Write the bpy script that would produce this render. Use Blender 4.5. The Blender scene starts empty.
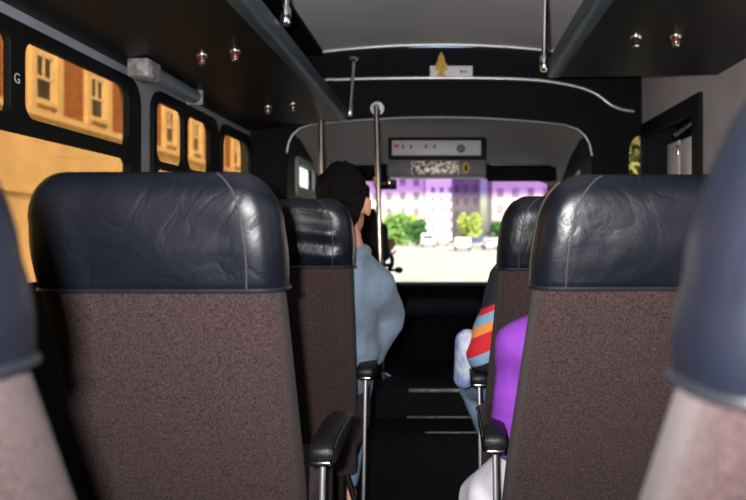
import bpy, bmesh, math, random
from mathutils import Vector, Matrix, noise
from math import sin, cos, pi, radians

random.seed(7)
SC = bpy.context.scene
COL = SC.collection
CAMZ = 1.0
F = 725.0


def P(px, py, Y):
    """a point of the place at distance Y ahead, read off the photograph"""
    return Vector(((px - 446.0) * Y / F, Y, CAMZ + (235.0 - py) * Y / F))


# ------------------------------------------------------------------ materials
def mat(name, col, rough=0.6, metal=0.0, var=0.0, vscale=20.0, bump=0.0, bscale=60.0,
        coat=0.0, spec=0.5, stretch=(1, 1, 1), sheen=0.0, col2=None, emit=None, detail=4.0):
    m = bpy.data.materials.new(name)
    m.use_nodes = True
    nt = m.node_tree
    b = nt.nodes['Principled BSDF']
    b.inputs['Roughness'].default_value = rough
    b.inputs['Metallic'].default_value = metal
    b.inputs['Specular IOR Level'].default_value = spec
    b.inputs['Coat Weight'].default_value = coat
    b.inputs['Coat Roughness'].default_value = 0.18
    b.inputs['Sheen Weight'].default_value = sheen
    tc = nt.nodes.new('ShaderNodeTexCoord')
    mp = nt.nodes.new('ShaderNodeMapping')
    mp.inputs['Scale'].default_value = stretch
    nt.links.new(tc.outputs['Object'], mp.inputs['Vector'])
    n = nt.nodes.new('ShaderNodeTexNoise')
    n.inputs['Scale'].default_value = vscale
    n.inputs['Detail'].default_value = detail
    nt.links.new(mp.outputs['Vector'], n.inputs['Vector'])
    r = nt.nodes.new('ShaderNodeValToRGB')
    lo = [max(0, c * (1 - var)) for c in col]
    hi = [c * (1 + var) for c in col]
    if col2:
        lo, hi = col, col2
    r.color_ramp.elements[0].position = 0.36
    r.color_ramp.elements[1].position = 0.64
    r.color_ramp.elements[0].color = (*lo, 1)
    r.color_ramp.elements[1].color = (*hi, 1)
    nt.links.new(n.outputs['Fac'], r.inputs['Fac'])
    nt.links.new(r.outputs['Color'], b.inputs['Base Color'])
    if bump:
        n2 = nt.nodes.new('ShaderNodeTexNoise')
        n2.inputs['Scale'].default_value = bscale
        n2.inputs['Detail'].default_value = 5
        nt.links.new(mp.outputs['Vector'], n2.inputs['Vector'])
        bp = nt.nodes.new('ShaderNodeBump')
        bp.inputs['Strength'].default_value = bump
        bp.inputs['Distance'].default_value = 0.01
        nt.links.new(n2.outputs['Fac'], bp.inputs['Height'])
        nt.links.new(bp.outputs['Normal'], b.inputs['Normal'])
    if emit:
        b.inputs['Emission Color'].default_value = (*emit[0], 1)
        b.inputs['Emission Strength'].default_value = emit[1]
    return m


def vinyl(name, seed):
    """navy black upholstery vinyl: big soft creases, fine grain"""
    m = bpy.data.materials.new(name)
    m.use_nodes = True
    nt = m.node_tree
    b = nt.nodes['Principled BSDF']
    b.inputs['Base Color'].default_value = (0.0035, 0.0045, 0.0085, 1)
    b.inputs['Specular IOR Level'].default_value = 0.32
    tc = nt.nodes.new('ShaderNodeTexCoord')
    mp = nt.nodes.new('ShaderNodeMapping')
    mp.inputs['Location'].default_value = (seed, seed * 2.3, seed * 0.7)
    nt.links.new(tc.outputs['Object'], mp.inputs['Vector'])
    heights = []
    for kind, sc, w in (('n', 4.0, 0.9), ('c', 8.0, 0.24), ('c', 24.0, 0.04), ('n', 300.0, 0.018)):
        n = nt.nodes.new('ShaderNodeTexNoise')
        n.inputs['Scale'].default_value = sc
        n.inputs['Detail'].default_value = 3
        n.inputs['Distortion'].default_value = 1.2 if kind == 'c' else 0.4
        nt.links.new(mp.outputs['Vector'], n.inputs['Vector'])
        out = n.outputs['Fac']
        if kind == 'c':      # ridged: |2n-1| gives crease lines
            a = nt.nodes.new('ShaderNodeMath'); a.operation = 'MULTIPLY_ADD'
            a.inputs[1].default_value = 2; a.inputs[2].default_value = -1
            nt.links.new(out, a.inputs[0])
            c = nt.nodes.new('ShaderNodeMath'); c.operation = 'ABSOLUTE'
            nt.links.new(a.outputs[0], c.inputs[0])
            d = nt.nodes.new('ShaderNodeMath'); d.operation = 'MINIMUM'
            d.inputs[1].default_value = 0.16
            nt.links.new(c.outputs[0], d.inputs[0])
            out = d.outputs[0]
        mu = nt.nodes.new('ShaderNodeMath'); mu.operation = 'MULTIPLY'
        mu.inputs[1].default_value = w
        nt.links.new(out, mu.inputs[0])
        heights.append(mu.outputs[0])
    s = heights[0]
    for h in heights[1:]:
        a = nt.nodes.new('ShaderNodeMath'); a.operation = 'ADD'
        nt.links.new(s, a.inputs[0]); nt.links.new(h, a.inputs[1])
        s = a.outputs[0]
    bp = nt.nodes.new('ShaderNodeBump')
    bp.inputs['Strength'].default_value = 0.55
    bp.inputs['Distance'].default_value = 0.02
    nt.links.new(s, bp.inputs['Height'])
    nt.links.new(bp.outputs['Normal'], b.inputs['Normal'])
    n = nt.nodes.new('ShaderNodeTexNoise'); n.inputs['Scale'].default_value = 9
    nt.links.new(mp.outputs['Vector'], n.inputs['Vector'])
    r = nt.nodes.new('ShaderNodeMapRange')
    r.inputs['To Min'].default_value = 0.30; r.inputs['To Max'].default_value = 0.46
    nt.links.new(n.outputs['Fac'], r.inputs['Value'])
    nt.links.new(r.outputs['Result'], b.inputs['Roughness'])
    return m


def glass(name, tint, gloss=0.5, band=None):
    m = bpy.data.materials.new(name)
    m.use_nodes = True
    nt = m.node_tree
    nt.nodes.remove(nt.nodes['Principled BSDF'])
    out = nt.nodes['Material Output']
    t = nt.nodes.new('ShaderNodeBsdfTransparent')
    t.inputs['Color'].default_value = (*tint, 1)
    if band:     # dyed strip that fades out downwards (object Z)
        tc = nt.nodes.new('ShaderNodeTexCoord')
        sp = nt.nodes.new('ShaderNodeSeparateXYZ')
        nt.links.new(tc.outputs['Object'], sp.inputs[0])
        mr = nt.nodes.new('ShaderNodeMapRange')
        mr.interpolation_type = 'SMOOTHSTEP'
        mr.inputs['From Min'].default_value = band[0]
        mr.inputs['From Max'].default_value = band[1]
        nt.links.new(sp.outputs['Z'], mr.inputs['Value'])
        mx = nt.nodes.new('ShaderNodeMix'); mx.data_type = 'RGBA'
        mx.inputs[6].default_value = (*tint, 1)
        mx.inputs[7].default_value = (*band[2], 1)
        nt.links.new(mr.outputs['Result'], mx.inputs[0])
        nt.links.new(mx.outputs[2], t.inputs['Color'])
    g = nt.nodes.new('ShaderNodeBsdfGlossy')
    g.inputs['Roughness'].default_value = 0.03
    fr = nt.nodes.new('ShaderNodeFresnel'); fr.inputs['IOR'].default_value = 1.3
    mu = nt.nodes.new('ShaderNodeMath'); mu.operation = 'MULTIPLY'; mu.inputs[1].default_value = gloss
    nt.links.new(fr.outputs[0], mu.inputs[0])
    mix = nt.nodes.new('ShaderNodeMixShader')
    nt.links.new(mu.outputs[0], mix.inputs[0])
    nt.links.new(t.outputs[0], mix.inputs[1])
    nt.links.new(g.outputs[0], mix.inputs[2])
    nt.links.new(mix.outputs[0], out.inputs['Surface'])
    return m


def striped(name, axis, bands, base):
    """woven stripes across a garment: bands = [(position, colour)] along object axis direction"""
    m = bpy.data.materials.new(name)
    m.use_nodes = True
    nt = m.node_tree
    b = nt.nodes['Principled BSDF']
    b.inputs['Roughness'].default_value = 0.85
    tc = nt.nodes.new('ShaderNodeTexCoord')
    dot = nt.nodes.new('ShaderNodeVectorMath'); dot.operation = 'DOT_PRODUCT'
    dot.inputs[1].default_value = axis
    nt.links.new(tc.outputs['Object'], dot.inputs[0])
    r = nt.nodes.new('ShaderNodeValToRGB')
    r.color_ramp.interpolation = 'CONSTANT'
    e = r.color_ramp.elements
    e[0].position = 0; e[0].color = (*base, 1)
    e[1].position = bands[0][0]; e[1].color = (*bands[0][1], 1)
    for p, c in bands[1:]:
        k = e.new(p); k.color = (*c, 1)
    nt.links.new(dot.outputs['Value'], r.inputs['Fac'])
    nt.links.new(r.outputs['Color'], b.inputs['Base Color'])
    return m


M = {}
M['fabric'] = mat('seat_fabric', (0.0120, 0.0068, 0.0070), 0.95, var=0.0, vscale=420, bump=0.4, bscale=420,
                  stretch=(1, 1, 0.6), sheen=0.05, col2=(0.050, 0.0295, 0.0300), spec=0.2, detail=5)
M['piping'] = mat('vinyl_piping', (0.007, 0.008, 0.011), 0.4)
M['olive'] = mat('olive_piping', (0.022, 0.022, 0.010), 0.45, var=0.2)
M['seam'] = mat('pale_seam', (0.03, 0.03, 0.035), 0.5, var=0.2)
M['armpad'] = mat('armrest_rubber', (0.004, 0.0045, 0.0055), 0.42, spec=0.3, bump=0.15, bscale=200)
M['chrome'] = mat('chrome', (0.72, 0.72, 0.74), 0.16, 1.0, var=0.05, vscale=6)
M['chromewarm'] = mat('worn_steel', (0.55, 0.5, 0.48), 0.22, 1.0, var=0.1, vscale=9)
M['step'] = mat('worn_step_edge', (0.20, 0.20, 0.20), 0.5, 0.6, var=0.3, vscale=30)
M['alu'] = mat('aluminium_trim', (0.75, 0.75, 0.78), 0.38, 0.9, var=0.06)
M['black'] = mat('black_plastic', (0.007, 0.007, 0.0075), 0.6, var=0.2, spec=0.2)
M['dash'] = mat('dull_dash_plastic', (0.004, 0.004, 0.004), 0.9, var=0.2, spec=0.03)
M['matte'] = mat('black_carpet', (0.012, 0.011, 0.011), 0.9, var=0.35, vscale=120, bump=0.3, bscale=300, spec=0.2)
M['navyblack'] = mat('navy_black_panel', (0.0045, 0.005, 0.0075), 0.7, var=0.2, vscale=90, spec=0.15)
M['rack'] = mat('rack_lining', (0.0065, 0.006, 0.0058), 0.45, var=0.3, vscale=90, bump=0.1, bscale=250, spec=0.25)
M['rackedge'] = mat('rack_edge_vinyl', (0.035, 0.062, 0.085), 0.42, var=0.25, vscale=14, bump=0.2, bscale=140)
M['wall'] = mat('wall_laminate', (0.46, 0.44, 0.475), 0.55, var=0.08, vscale=8, bump=0.05)
M['wallblue'] = mat('blue_grey_wall_laminate', (0.26, 0.275, 0.33), 0.55, var=0.08, vscale=8, bump=0.05)
M['ceiling'] = mat('ceiling_laminate', (0.72, 0.72, 0.75), 0.5, var=0.05, vscale=3)
M['headliner'] = mat('headliner_cloth', (0.40, 0.39, 0.385), 0.85, var=0.08, vscale=60, bump=0.1)
M['floor'] = mat('ribbed_rubber_floor', (0.008, 0.008, 0.008), 0.85, var=0.3, vscale=50, bump=0.2, bscale=120, spec=0.1)
M['winframe'] = mat('window_rubber', (0.005, 0.005, 0.0055), 0.6, var=0.2, spec=0.2)
M['bronze'] = glass('bronze_window_glass', (0.63, 0.51, 0.345), 0.15)
M['wind'] = glass('windshield_glass', (0.88, 0.90, 0.86), 0.1, band=(0.685, 0.80, (0.27, 0.17, 0.50)))
M['clear'] = glass('clear_glass', (0.97, 0.97, 0.96), 0.2)
M['white'] = mat('white_card', (0.92, 0.92, 0.92), 0.6, var=0.02)
M['gold'] = mat('gold_card', (0.72, 0.46, 0.08), 0.55, var=0.3, vscale=60)
M['ink'] = mat('black_ink', (0.02, 0.02, 0.02), 0.6)
M['red'] = mat('red_mark', (0.55, 0.02, 0.02), 0.5)
M['facepl'] = mat('pale_faceplate', (0.52, 0.52, 0.56), 0.45, var=0.05, vscale=30)
M['dial'] = mat('blue_black_dial', (0.02, 0.035, 0.05), 0.3)
M['speckle'] = mat('speckled_grille', (0.05, 0.035, 0.025), 0.3, 0.2, vscale=48, col2=(0.95, 0.85, 0.78), bump=0.6, bscale=60, detail=2)
M['unit'] = mat('grey_radio_face', (0.13, 0.13, 0.15), 0.4, var=0.1)
M['yellow'] = mat('yellow_plastic', (0.62, 0.42, 0.06), 0.5, var=0.2, vscale=60)
M['redlens'] = mat('red_lens', (0.11, 0.022, 0.018), 0.15, coat=1.0)
M['doorpaint'] = mat('door_paint', (0.90, 0.86, 0.86), 0.5, var=0.12, vscale=5)
M['skin'] = mat('skin', (0.52, 0.24, 0.15), 0.5, var=0.1, vscale=30)
M['skindark'] = mat('skin_brown', (0.40, 0.19, 0.12), 0.5, var=0.1, vscale=30)
M['hair'] = mat('black_hair', (0.004, 0.0032, 0.0032), 0.6, spec=0.08, var=0.4, vscale=70, bump=1.0, bscale=90, stretch=(3, 3, 0.7))
M['denim'] = mat('denim_shirt', (0.15, 0.205, 0.275), 0.9, var=0.14, vscale=9, bump=0.55, bscale=26, sheen=0.1)
M['jeans'] = mat('pale_jeans', (0.19, 0.29, 0.43), 0.9, var=0.18, vscale=12, bump=0.3, bscale=40)
M['darktrouser'] = mat('dark_trousers', (0.016, 0.017, 0.026), 0.9, var=0.2)
M['darkjacket'] = mat('dark_jacket', (0.010, 0.010, 0.012), 0.85, var=0.2)
M['purple'] = mat('purple_cloth', (0.19, 0.032, 0.36), 0.8, var=0.12, vscale=8, bump=0.35, bscale=16)
M['whitetrouser'] = mat('white_trousers', (0.78, 0.76, 0.86), 0.9, var=0.05, vscale=6, bump=0.25, bscale=18)
M['palesleeve'] = mat('pale_blue_sleeve', (0.17, 0.25, 0.52), 0.85, vscale=26, col2=(0.66, 0.70, 0.80), stretch=(1, 1, 0.5))
M['redcap'] = mat('red_knit', (0.55, 0.03, 0.02), 0.9, var=0.2, vscale=40)
M['tan'] = mat('tan_leather', (0.70, 0.40, 0.30), 0.5, var=0.2)
M['shoe'] = mat('dark_shoe', (0.02, 0.02, 0.02), 0.5)
M['eye'] = mat('eye_white', (0.7, 0.7, 0.7), 0.2)
M['mirrorglass'] = mat('mirror_glass', (0.6, 0.62, 0.62), 0.03, 1.0)
M['fixture'] = mat('grey_blue_tube', (0.12, 0.15, 0.19), 0.45, var=0.15, vscale=20)
M['fixcap'] = mat('worn_white_cap', (0.27, 0.26, 0.27), 0.5, var=0.4, vscale=40)
# outdoors
M['stone'] = mat('cream_limestone', (0.66, 0.54, 0.37), 0.9, var=0.10, vscale=0.9, bump=0.1, bscale=6)
M['brick'] = mat('red_brown_brick', (0.30, 0.13, 0.07), 0.9, var=0.2, vscale=5)
M['winwhite'] = mat('painted_window_frame', (0.75, 0.68, 0.55), 0.6)
M['darkglass'] = mat('dark_window_pane', (0.05, 0.042, 0.04), 0.3, var=0.4, vscale=2)
M['towerglass'] = mat('grey_window_pane', (0.22, 0.20, 0.22), 0.3, var=0.3, vscale=1)
M['asphalt'] = mat('sun_bleached_asphalt', (0.30, 0.295, 0.285), 0.9, var=0.1, vscale=0.4)
M['pave'] = mat('pale_pavement', (0.5, 0.47, 0.42), 0.9, var=0.1, vscale=1.2)
M['kerb'] = mat('kerb_stone', (0.42, 0.40, 0.38), 0.9, var=0.1)
M['bcream'] = mat('pale_render', (0.62, 0.52, 0.47), 0.9, var=0.08, vscale=0.3)
M['skygap'] = mat('pale_sky_gap', (0.75, 0.70, 0.66), 0.9, var=0.06, vscale=0.2)
M['blilac'] = mat('mauve_brick_render', (0.42, 0.34, 0.39), 0.9, var=0.12, vscale=0.3)
M['bpink'] = mat('pinkish_stone', (0.52, 0.42, 0.41), 0.9, var=0.1, vscale=0.3)
M['leaf'] = mat('leaf_green', (0.16, 0.30, 0.07), 0.7, var=0.45, vscale=1.3)
M['leafy'] = mat('leaf_yellow_green', (0.33, 0.40, 0.08), 0.7, var=0.5, vscale=2.2)
M['leafdark'] = mat('leaf_dark_green', (0.05, 0.16, 0.04), 0.7, var=0.4, vscale=1.3)
M['leafwarm'] = mat('leaf_turning', (0.055, 0.15, 0.025), 0.7, vscale=3.5, col2=(0.32, 0.20, 0.05))
M['bark'] = mat('bark', (0.10, 0.07, 0.05), 0.9, var=0.3, vscale=8)
M['carwhite'] = mat('white_car_paint', (0.75, 0.75, 0.74), 0.3, coat=0.6)
M['carblue'] = mat('dark_blue_car_paint', (0.05, 0.08, 0.16), 0.3, coat=0.6)
M['carsilver'] = mat('silver_car_paint', (0.45, 0.46, 0.47), 0.3, 0.4, coat=0.6)
M['tyre'] = mat('tyre_rubber', (0.02, 0.02, 0.02), 0.8)
M['taillight'] = mat('tail_light_lens', (0.5, 0.02, 0.02), 0.25)


# ------------------------------------------------------------------ object helpers
def link(name, me, m, parent=None, smooth=True):
    o = bpy.data.objects.new(name, me)
    COL.objects.link(o)
    if m:
        me.materials.clear()
        me.materials.append(m)
    if smooth:
        me.polygons.foreach_set('use_smooth', [True] * len(me.polygons))
    if parent is not None:
        o.parent = parent
        o.matrix_parent_inverse = Matrix.Translation(-Vector(parent.location))
    return o


def smooth_by_angle(me, deg=40):
    bm = bmesh.new(); bm.from_mesh(me)
    lim = radians(deg)
    for e in bm.edges:
        if len(e.link_faces) == 2:
            e.smooth = e.calc_face_angle(0) < lim
    bm.to_mesh(me); bm.free()


def tag(o, label, cat, group=None):
    o['label'] = label
    o['category'] = cat
    if group:
        o['group'] = group
    return o


def thing(name, label, cat, loc, group=None):
    o = bpy.data.objects.new(name, None)
    o.empty_display_size = 0.05
    COL.objects.link(o)
    o.location = loc
    return tag(o, label, cat, group)


def struct(o):
    o['kind'] = 'structure'
    return o


class MB:
    """collects solids in one mesh (all coordinates are those of the place)"""
    def __init__(s):
        s.bm = bmesh.new()

    def box(s, lo, hi, bev=0.0, rot=None, seg=2):
        lo, hi = Vector(lo), Vector(hi)
        c = (lo + hi) / 2
        d = hi - lo
        mt = Matrix.Translation(c) @ (rot.to_4x4() if rot else Matrix()) @ Matrix.Diagonal((d.x, d.y, d.z, 1))
        r = bmesh.ops.create_cube(s.bm, size=1, matrix=mt)
        if bev:
            es = list({e for v in r['verts'] for e in v.link_edges})
            bmesh.ops.bevel(s.bm, geom=es, offset=bev, segments=seg, affect='EDGES', profile=0.5)
        return s

    def tube(s, pts, r, seg=12, flat=1.0, closed=False):
        pts = [Vector(p) for p in pts]
        n = len(pts)
        rr = r if isinstance(r, (list, tuple)) else [r] * n
        rings = []
        up = None
        for i in range(n):
            if closed:
                t = pts[(i + 1) % n] - pts[i - 1]
            else:
                t = pts[min(i + 1, n - 1)] - pts[max(i - 1, 0)]
            t.normalize()
            if up is None:
                a = Vector((0, 0, 1)) if abs(t.z) < 0.9 else Vector((0, 1, 0))
                up = (a - t * a.dot(t)).normalized()
            else:
                up = (up - t * up.dot(t)).normalized()
            sd = t.cross(up)
            rings.append([s.bm.verts.new(pts[i] + (up * cos(2 * pi * k / seg) * flat + sd * sin(2 * pi * k / seg)) * rr[i]) for k in range(seg)])
        for i in range(n if closed else n - 1):
            a, b = rings[i], rings[(i + 1) % n]
            for k in range(seg):
                s.bm.faces.new((a[k], a[(k + 1) % seg], b[(k + 1) % seg], b[k]))
        if not closed:
            s.bm.faces.new(list(reversed(rings[0])))
            s.bm.faces.new(rings[-1])
        return s

    def sphere(s, c, r, scale=(1, 1, 1), u=16, v=10, rot=None):
        mt = Matrix.Translation(c) @ (rot.to_4x4() if rot else Matrix()) @ Matrix.Diagonal((*scale, 1))
        bmesh.ops.create_uvsphere(s.bm, u_segments=u, v_segments=v, radius=r, matrix=mt)
        return s

    def prism(s, poly, axis, a, b, bev=0.0):
        """polygon in the two other axes, extruded along axis from a to b"""
        def mk(p, q):
            if axis == 'y': return Vector((p[0], q, p[1]))
            if axis == 'x': return Vector((q, p[0], p[1]))
            return Vector((p[0], p[1], q))
        A = [s.bm.verts.new(mk(p, a)) for p in poly]
        B = [s.bm.verts.new(mk(p, b)) for p in poly]
        fs = [s.bm.faces.new(A), s.bm.faces.new(B)]
        n = len(poly)
        for i in range(n):
            fs.append(s.bm.faces.new((A[i], A[(i + 1) % n], B[(i + 1) % n], B[i])))
        bmesh.ops.recalc_face_normals(s.bm, faces=fs)
        if bev:
            es = list({e for f in fs for e in f.edges})
            bmesh.ops.bevel(s.bm, geom=es, offset=bev, segments=2, affect='EDGES', profile=0.5)
        return s

    def quad(s, a, b, c, d):
        s.bm.faces.new([s.bm.verts.new(Vector(p)) for p in (a, b, c, d)])
        return s

    def build(s, name, m, parent=None, smooth=True, angle=40):
        me = bpy.data.meshes.new(name)
        bmesh.ops.recalc_face_normals(s.bm, faces=s.bm.faces[:])
        s.bm.to_mesh(me); s.bm.free()
        o = link(name, me, m, parent, smooth)
        if smooth:
            smooth_by_angle(me, angle)
        return o


def rrect(u0, v0, u1, v1, r, n=6):
    pts = []
    for cu, cv, a0 in ((u1 - r, v1 - r, 0), (u0 + r, v1 - r, 90), (u0 + r, v0 + r, 180), (u1 - r, v0 + r, 270)):
        for k in range(n + 1):
            a = radians(a0 + 90 * k / n)
            pts.append((cu + r * cos(a), cv + r * sin(a)))
    return pts


def plate(name, loops, th, plane, pos, m, parent=None, bev=0.0):
    """a sheet with holes: loops in (u,v); plane 'x' -> u=Y v=Z at X=pos, 'y' -> u=X v=Z at Y=pos"""
    cu = bpy.data.curves.new(name, 'CURVE')
    cu.dimensions = '2D'; cu.fill_mode = 'BOTH'
    cu.extrude = th / 2; cu.bevel_depth = bev
    for lp in loops:
        sp = cu.splines.new('POLY')
        sp.points.add(len(lp) - 1)
        for q, (u, v) in zip(sp.points, lp):
            q.co = (u, v, 0, 1)
        sp.use_cyclic_u = True
    ob = bpy.data.objects.new(name + '_c', cu)
    COL.objects.link(ob)
    dg = bpy.context.evaluated_depsgraph_get()
    me = bpy.data.meshes.new_from_object(ob.evaluated_get(dg))
    bpy.data.objects.remove(ob); bpy.data.curves.remove(cu)
    me.name = name
    if plane == 'x':
        mt = Matrix(((0, 0, 1, pos), (1, 0, 0, 0), (0, 1, 0, 0), (0, 0, 0, 1)))
    else:
        mt = Matrix(((1, 0, 0, 0), (0, 0, -1, pos), (0, 1, 0, 0), (0, 0, 0, 1)))
    me.transform(mt)
    bm = bmesh.new(); bm.from_mesh(me)
    bmesh.ops.remove_doubles(bm, verts=bm.verts, dist=1e-5)
    bmesh.ops.recalc_face_normals(bm, faces=bm.faces[:])
    bm.to_mesh(me); bm.free()
    o = link(name, me, m, parent, True)
    smooth_by_angle(me, 30)
    return o


# ------------------------------------------------------------------ the setting: bus body
XL, XR = -1.19, 1.19
YB, YF = -0.75, 4.40          # back wall, front bulkhead
ZC = 2.12
STEP_Y, STEP_Z = 3.98, 0.15

struct(MB().box((XL - .1, YB - .1, -.06), (XR + .2, STEP_Y, 0)).build('floor', M['floor'], smooth=False))
struct(MB().box((XL - .02, STEP_Y, -.06), (XR + .2, 6.35, STEP_Z)).build('floor', M['floor'], smooth=False))
st = MB()
struct(MB().box((-.205, STEP_Y - .006, STEP_Z - .012), (.32, STEP_Y + .022, STEP_Z + .003), .002).build('trim_1', M['step']))
struct(MB().box((-.215, STEP_Y - .022, 0), (.32, STEP_Y - .012, .008), .002).build('trim_2', M['step']))
struct(MB().box((-.105, 3.655, 0), (.32, 3.668, .006), .002).build('trim_3', M['step']))

# ceiling: crowned pale panel between black side panels
def crown(x):
    return 2.153 - 0.085 * (x + .03) ** 2
xs = [-.76 + 1.52 * i / 16 for i in range(17)]
struct(MB().prism([(x, crown(x)) for x in xs] + [(x, crown(x) + .03) for x in reversed(xs)], 'y', YB, YF - .03).build('ceiling', M['ceiling'], angle=20))
for a, b in ((XL - .06, -.74), (.74, XR + .06)):
    struct(MB().box((a, YB, 2.085), (b, YF, 2.15)).build('ceiling', M['navyblack'], smooth=False))
tr = MB().tube([(-.74 + 1.48 * i / 24, YF - .03, crown(-.74 + 1.48 * i / 24) - .006) for i in range(25)], .011)
struct(tr.build('trim_4', M['alu']))

# left wall with three window holes
def win_hole(y0, y1, z0, z1, r=.09):
    return rrect(y0, z0, y1, z1, r)
W1 = (-.35, 2.79, .80, 1.585)
W2 = (2.915, 3.75, .80, 1.59)
W3 = (3.80, 4.385, .80, 1.59)
loops = [[(YB, -.05), (YF + .03, -.05), (YF + .03, 2.12), (YB, 2.12)]]
for w in (W1, W2, W3):
    loops.append(rrect(w[0] + .012, w[2] + .012, w[1] - .012, w[3] - .012, .085))
struct(plate('wall_left', loops, .05, 'x', XL - .025, M['wallblue']))

def bus_window(n, w, holes, r=.09):
    lp = [rrect(w[0], w[2], w[1], w[3], r)] + [rrect(*h, hr) for h, hr in holes]
    fr = struct(plate('window_%d' % n, lp, .014, 'x', XL + .006, M['winframe'], bev=.004))
    for h, hr in holes:
        plate('glass_pane', [rrect(h[0] - .008, h[1] - .008, h[2] + .008, h[3] + .008, hr)], .005, 'x', XL - .004, M['bronze'], fr)
    return fr

bus_window(1, W1, [((-.20, 1.325, .62, 1.545), .03), ((.70, 1.325, 1.958, 1.545), .03), ((2.020, 1.325, 2.69, 1.55), .05),
                   ((-.20, .86, .62, 1.285), .05), ((.70, .86, 2.69, 1.285), .05)])
bus_window(2, W2, [((2.945, 1.30, 3.255, 1.55), .05), ((3.295, 1.30, 3.62, 1.55), .06), ((2.945, .86, 3.62, 1.275), .05)])
bus_window(3, W3, [((3.825, .86, 4.375, 1.545), .08)])
# letter on the sliding pane's stile
cu = bpy.data.curves.new('letter', 'FONT'); cu.body = 'G'; cu.size = .040; cu.extrude = .0006
ob = bpy.data.objects.new('letter_tmp', cu); COL.objects.link(ob)
dg = bpy.context.evaluated_depsgraph_get()
me = bpy.data.meshes.new_from_object(ob.evaluated_get(dg)); bpy.data.objects.remove(ob)
me.transform(Matrix(((0, 0, 1, XL + .0185), (1, 0, 0, 1.966), (0, 1, 0, 1.415), (0, 0, 0, 1))))
o = link('window_lettering', me, M['facepl'], None, False)
tag(o, 'small white capital letter G on the black frame of the side window', 'lettering')

# right wall with the doorway opening
DO = (3.40, 4.34, STEP_Z * 0 + .0, 1.63)
RW = ((.30, 1.62, .80, 1.585), (1.72, 2.78, .80, 1.585))  # out-of-view windows, added to let daylight into the cabin
loops = [[(YB, -.05), (YF + .03, -.05), (YF + .03, 2.12), (YB, 2.12)]] + [rrect(w[0] + .012, w[2] + .012, w[1] - .012, w[3] - .012, .085) for w in RW] + [[(3.40, .02), (4.34, .02), (4.34, 1.63), (3.40, 1.63)]]
struct(plate('wall_right', loops, .05, 'x', XR + .025, M['wall']))
for n, w in zip((7, 8), RW):
    fr = struct(plate('window_%d' % n, [rrect(w[0], w[2], w[1], w[3], .09), rrect(w[0] + .05, w[2] + .05, w[1] - .05, w[3] - .05, .06)], .034, 'x', XR - .004, M['winframe'], bev=.004))
    plate('glass_pane', [rrect(w[0] + .04, w[2] + .04, w[1] - .04, w[3] - .04, .06)], .005, 'x', XR + .004, M['clear'], fr)
struct(MB().box((XL - .01, YB, 0), (XL + .012, YF, .80)).build('shade_panel_left', M['matte'], smooth=False))  # black sheet over the lower wall, standing in for the shade there
struct(MB().box((XR - .012, YB, 0), (XR + .01, 3.36, .80)).build('baseboard_right', M['matte'], smooth=False))
# rear wall
struct(MB().box((XL - .05, YB - .06, -.05), (XR + .05, YB, 2.2)).build('wall_back', M['wall'], smooth=False))

# bulkhead with the arched cab opening and a little corner window
arch = [(-.965, .10), (-.965, 1.50), (-.955, 1.56), (-.93, 1.61), (-.885, 1.648), (-.82, 1.668)]
arch += [(-.82 + 1.54 * k / 16, 1.668 + .046 * (1 - ((k - 8) / 8.0) ** 2)) for k in range(1, 16)]
arch += [(.72, 1.668), (.80, 1.64), (.845, 1.60), (.872, 1.55), (.886, 1.48), (.886, .10)]
loops = [[(XL, .0), (XR, .0), (XR, 2.14), (XL, 2.14)], arch, [(1.112, 1.10), (1.1885, 1.10), (1.1885, 1.605), (1.165, 1.60), (1.142, 1.585), (1.125, 1.56), (1.115, 1.525), (1.112, 1.48)]]
struct(plate('wall_front', loops, .04, 'y', YF + .02, M['navyblack']))
struct(plate('window_4', [rrect(1.105, 1.09, 1.19, 1.61, .035)], .004, 'y', YF + .03, M['clear']))
# thin bright lip round the arch
struct(MB().tube([(x, YF - .004, z) for x, z in arch[1:-1]], .006, 8).build('trim_5', M['alu']))
# bright moulding across the bulkhead, dropping at the sides
tz = []
for px, py in ((330, 79.5), (360, 79), (400, 78.3), (445, 78), (490, 78.4), (530, 79.8), (555, 82.5), (578, 87), (592, 92), (602, 98), (611, 105), (622, 109.5), (634, 111.5), (646, 112)):
    p = P(px, py, YF - .012); tz.append(p)
left = [Vector((-.08 - (p.x + .08), p.y, p.z)) for p in tz[5:]]
path = list(reversed(left)) + tz
path = [p for p in path if -1.17 < p.x < 1.185]
path.sort(key=lambda p: p.x)
# resample smoothly
def smooth_path(pts, n):
    out = []
    m = len(pts) - 1
    for i in range(n + 1):
        t = i / n * m
        k = min(int(t), m - 1); f = t - k
        p0, p1, p2, p3 = pts[max(k - 1, 0)], pts[k], pts[k + 1], pts[min(k + 2, m)]
        out.append(0.5 * ((2 * p1) + (p2 - p0) * f + (2 * p0 - 5 * p1 + 4 * p2 - p3) * f * f + (3 * p1 - p0 - 3 * p2 + p3) * f ** 3))
    return out
struct(MB().tube(smooth_path(path, 90), .011, 10).build('trim_6', M['alu']))

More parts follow.
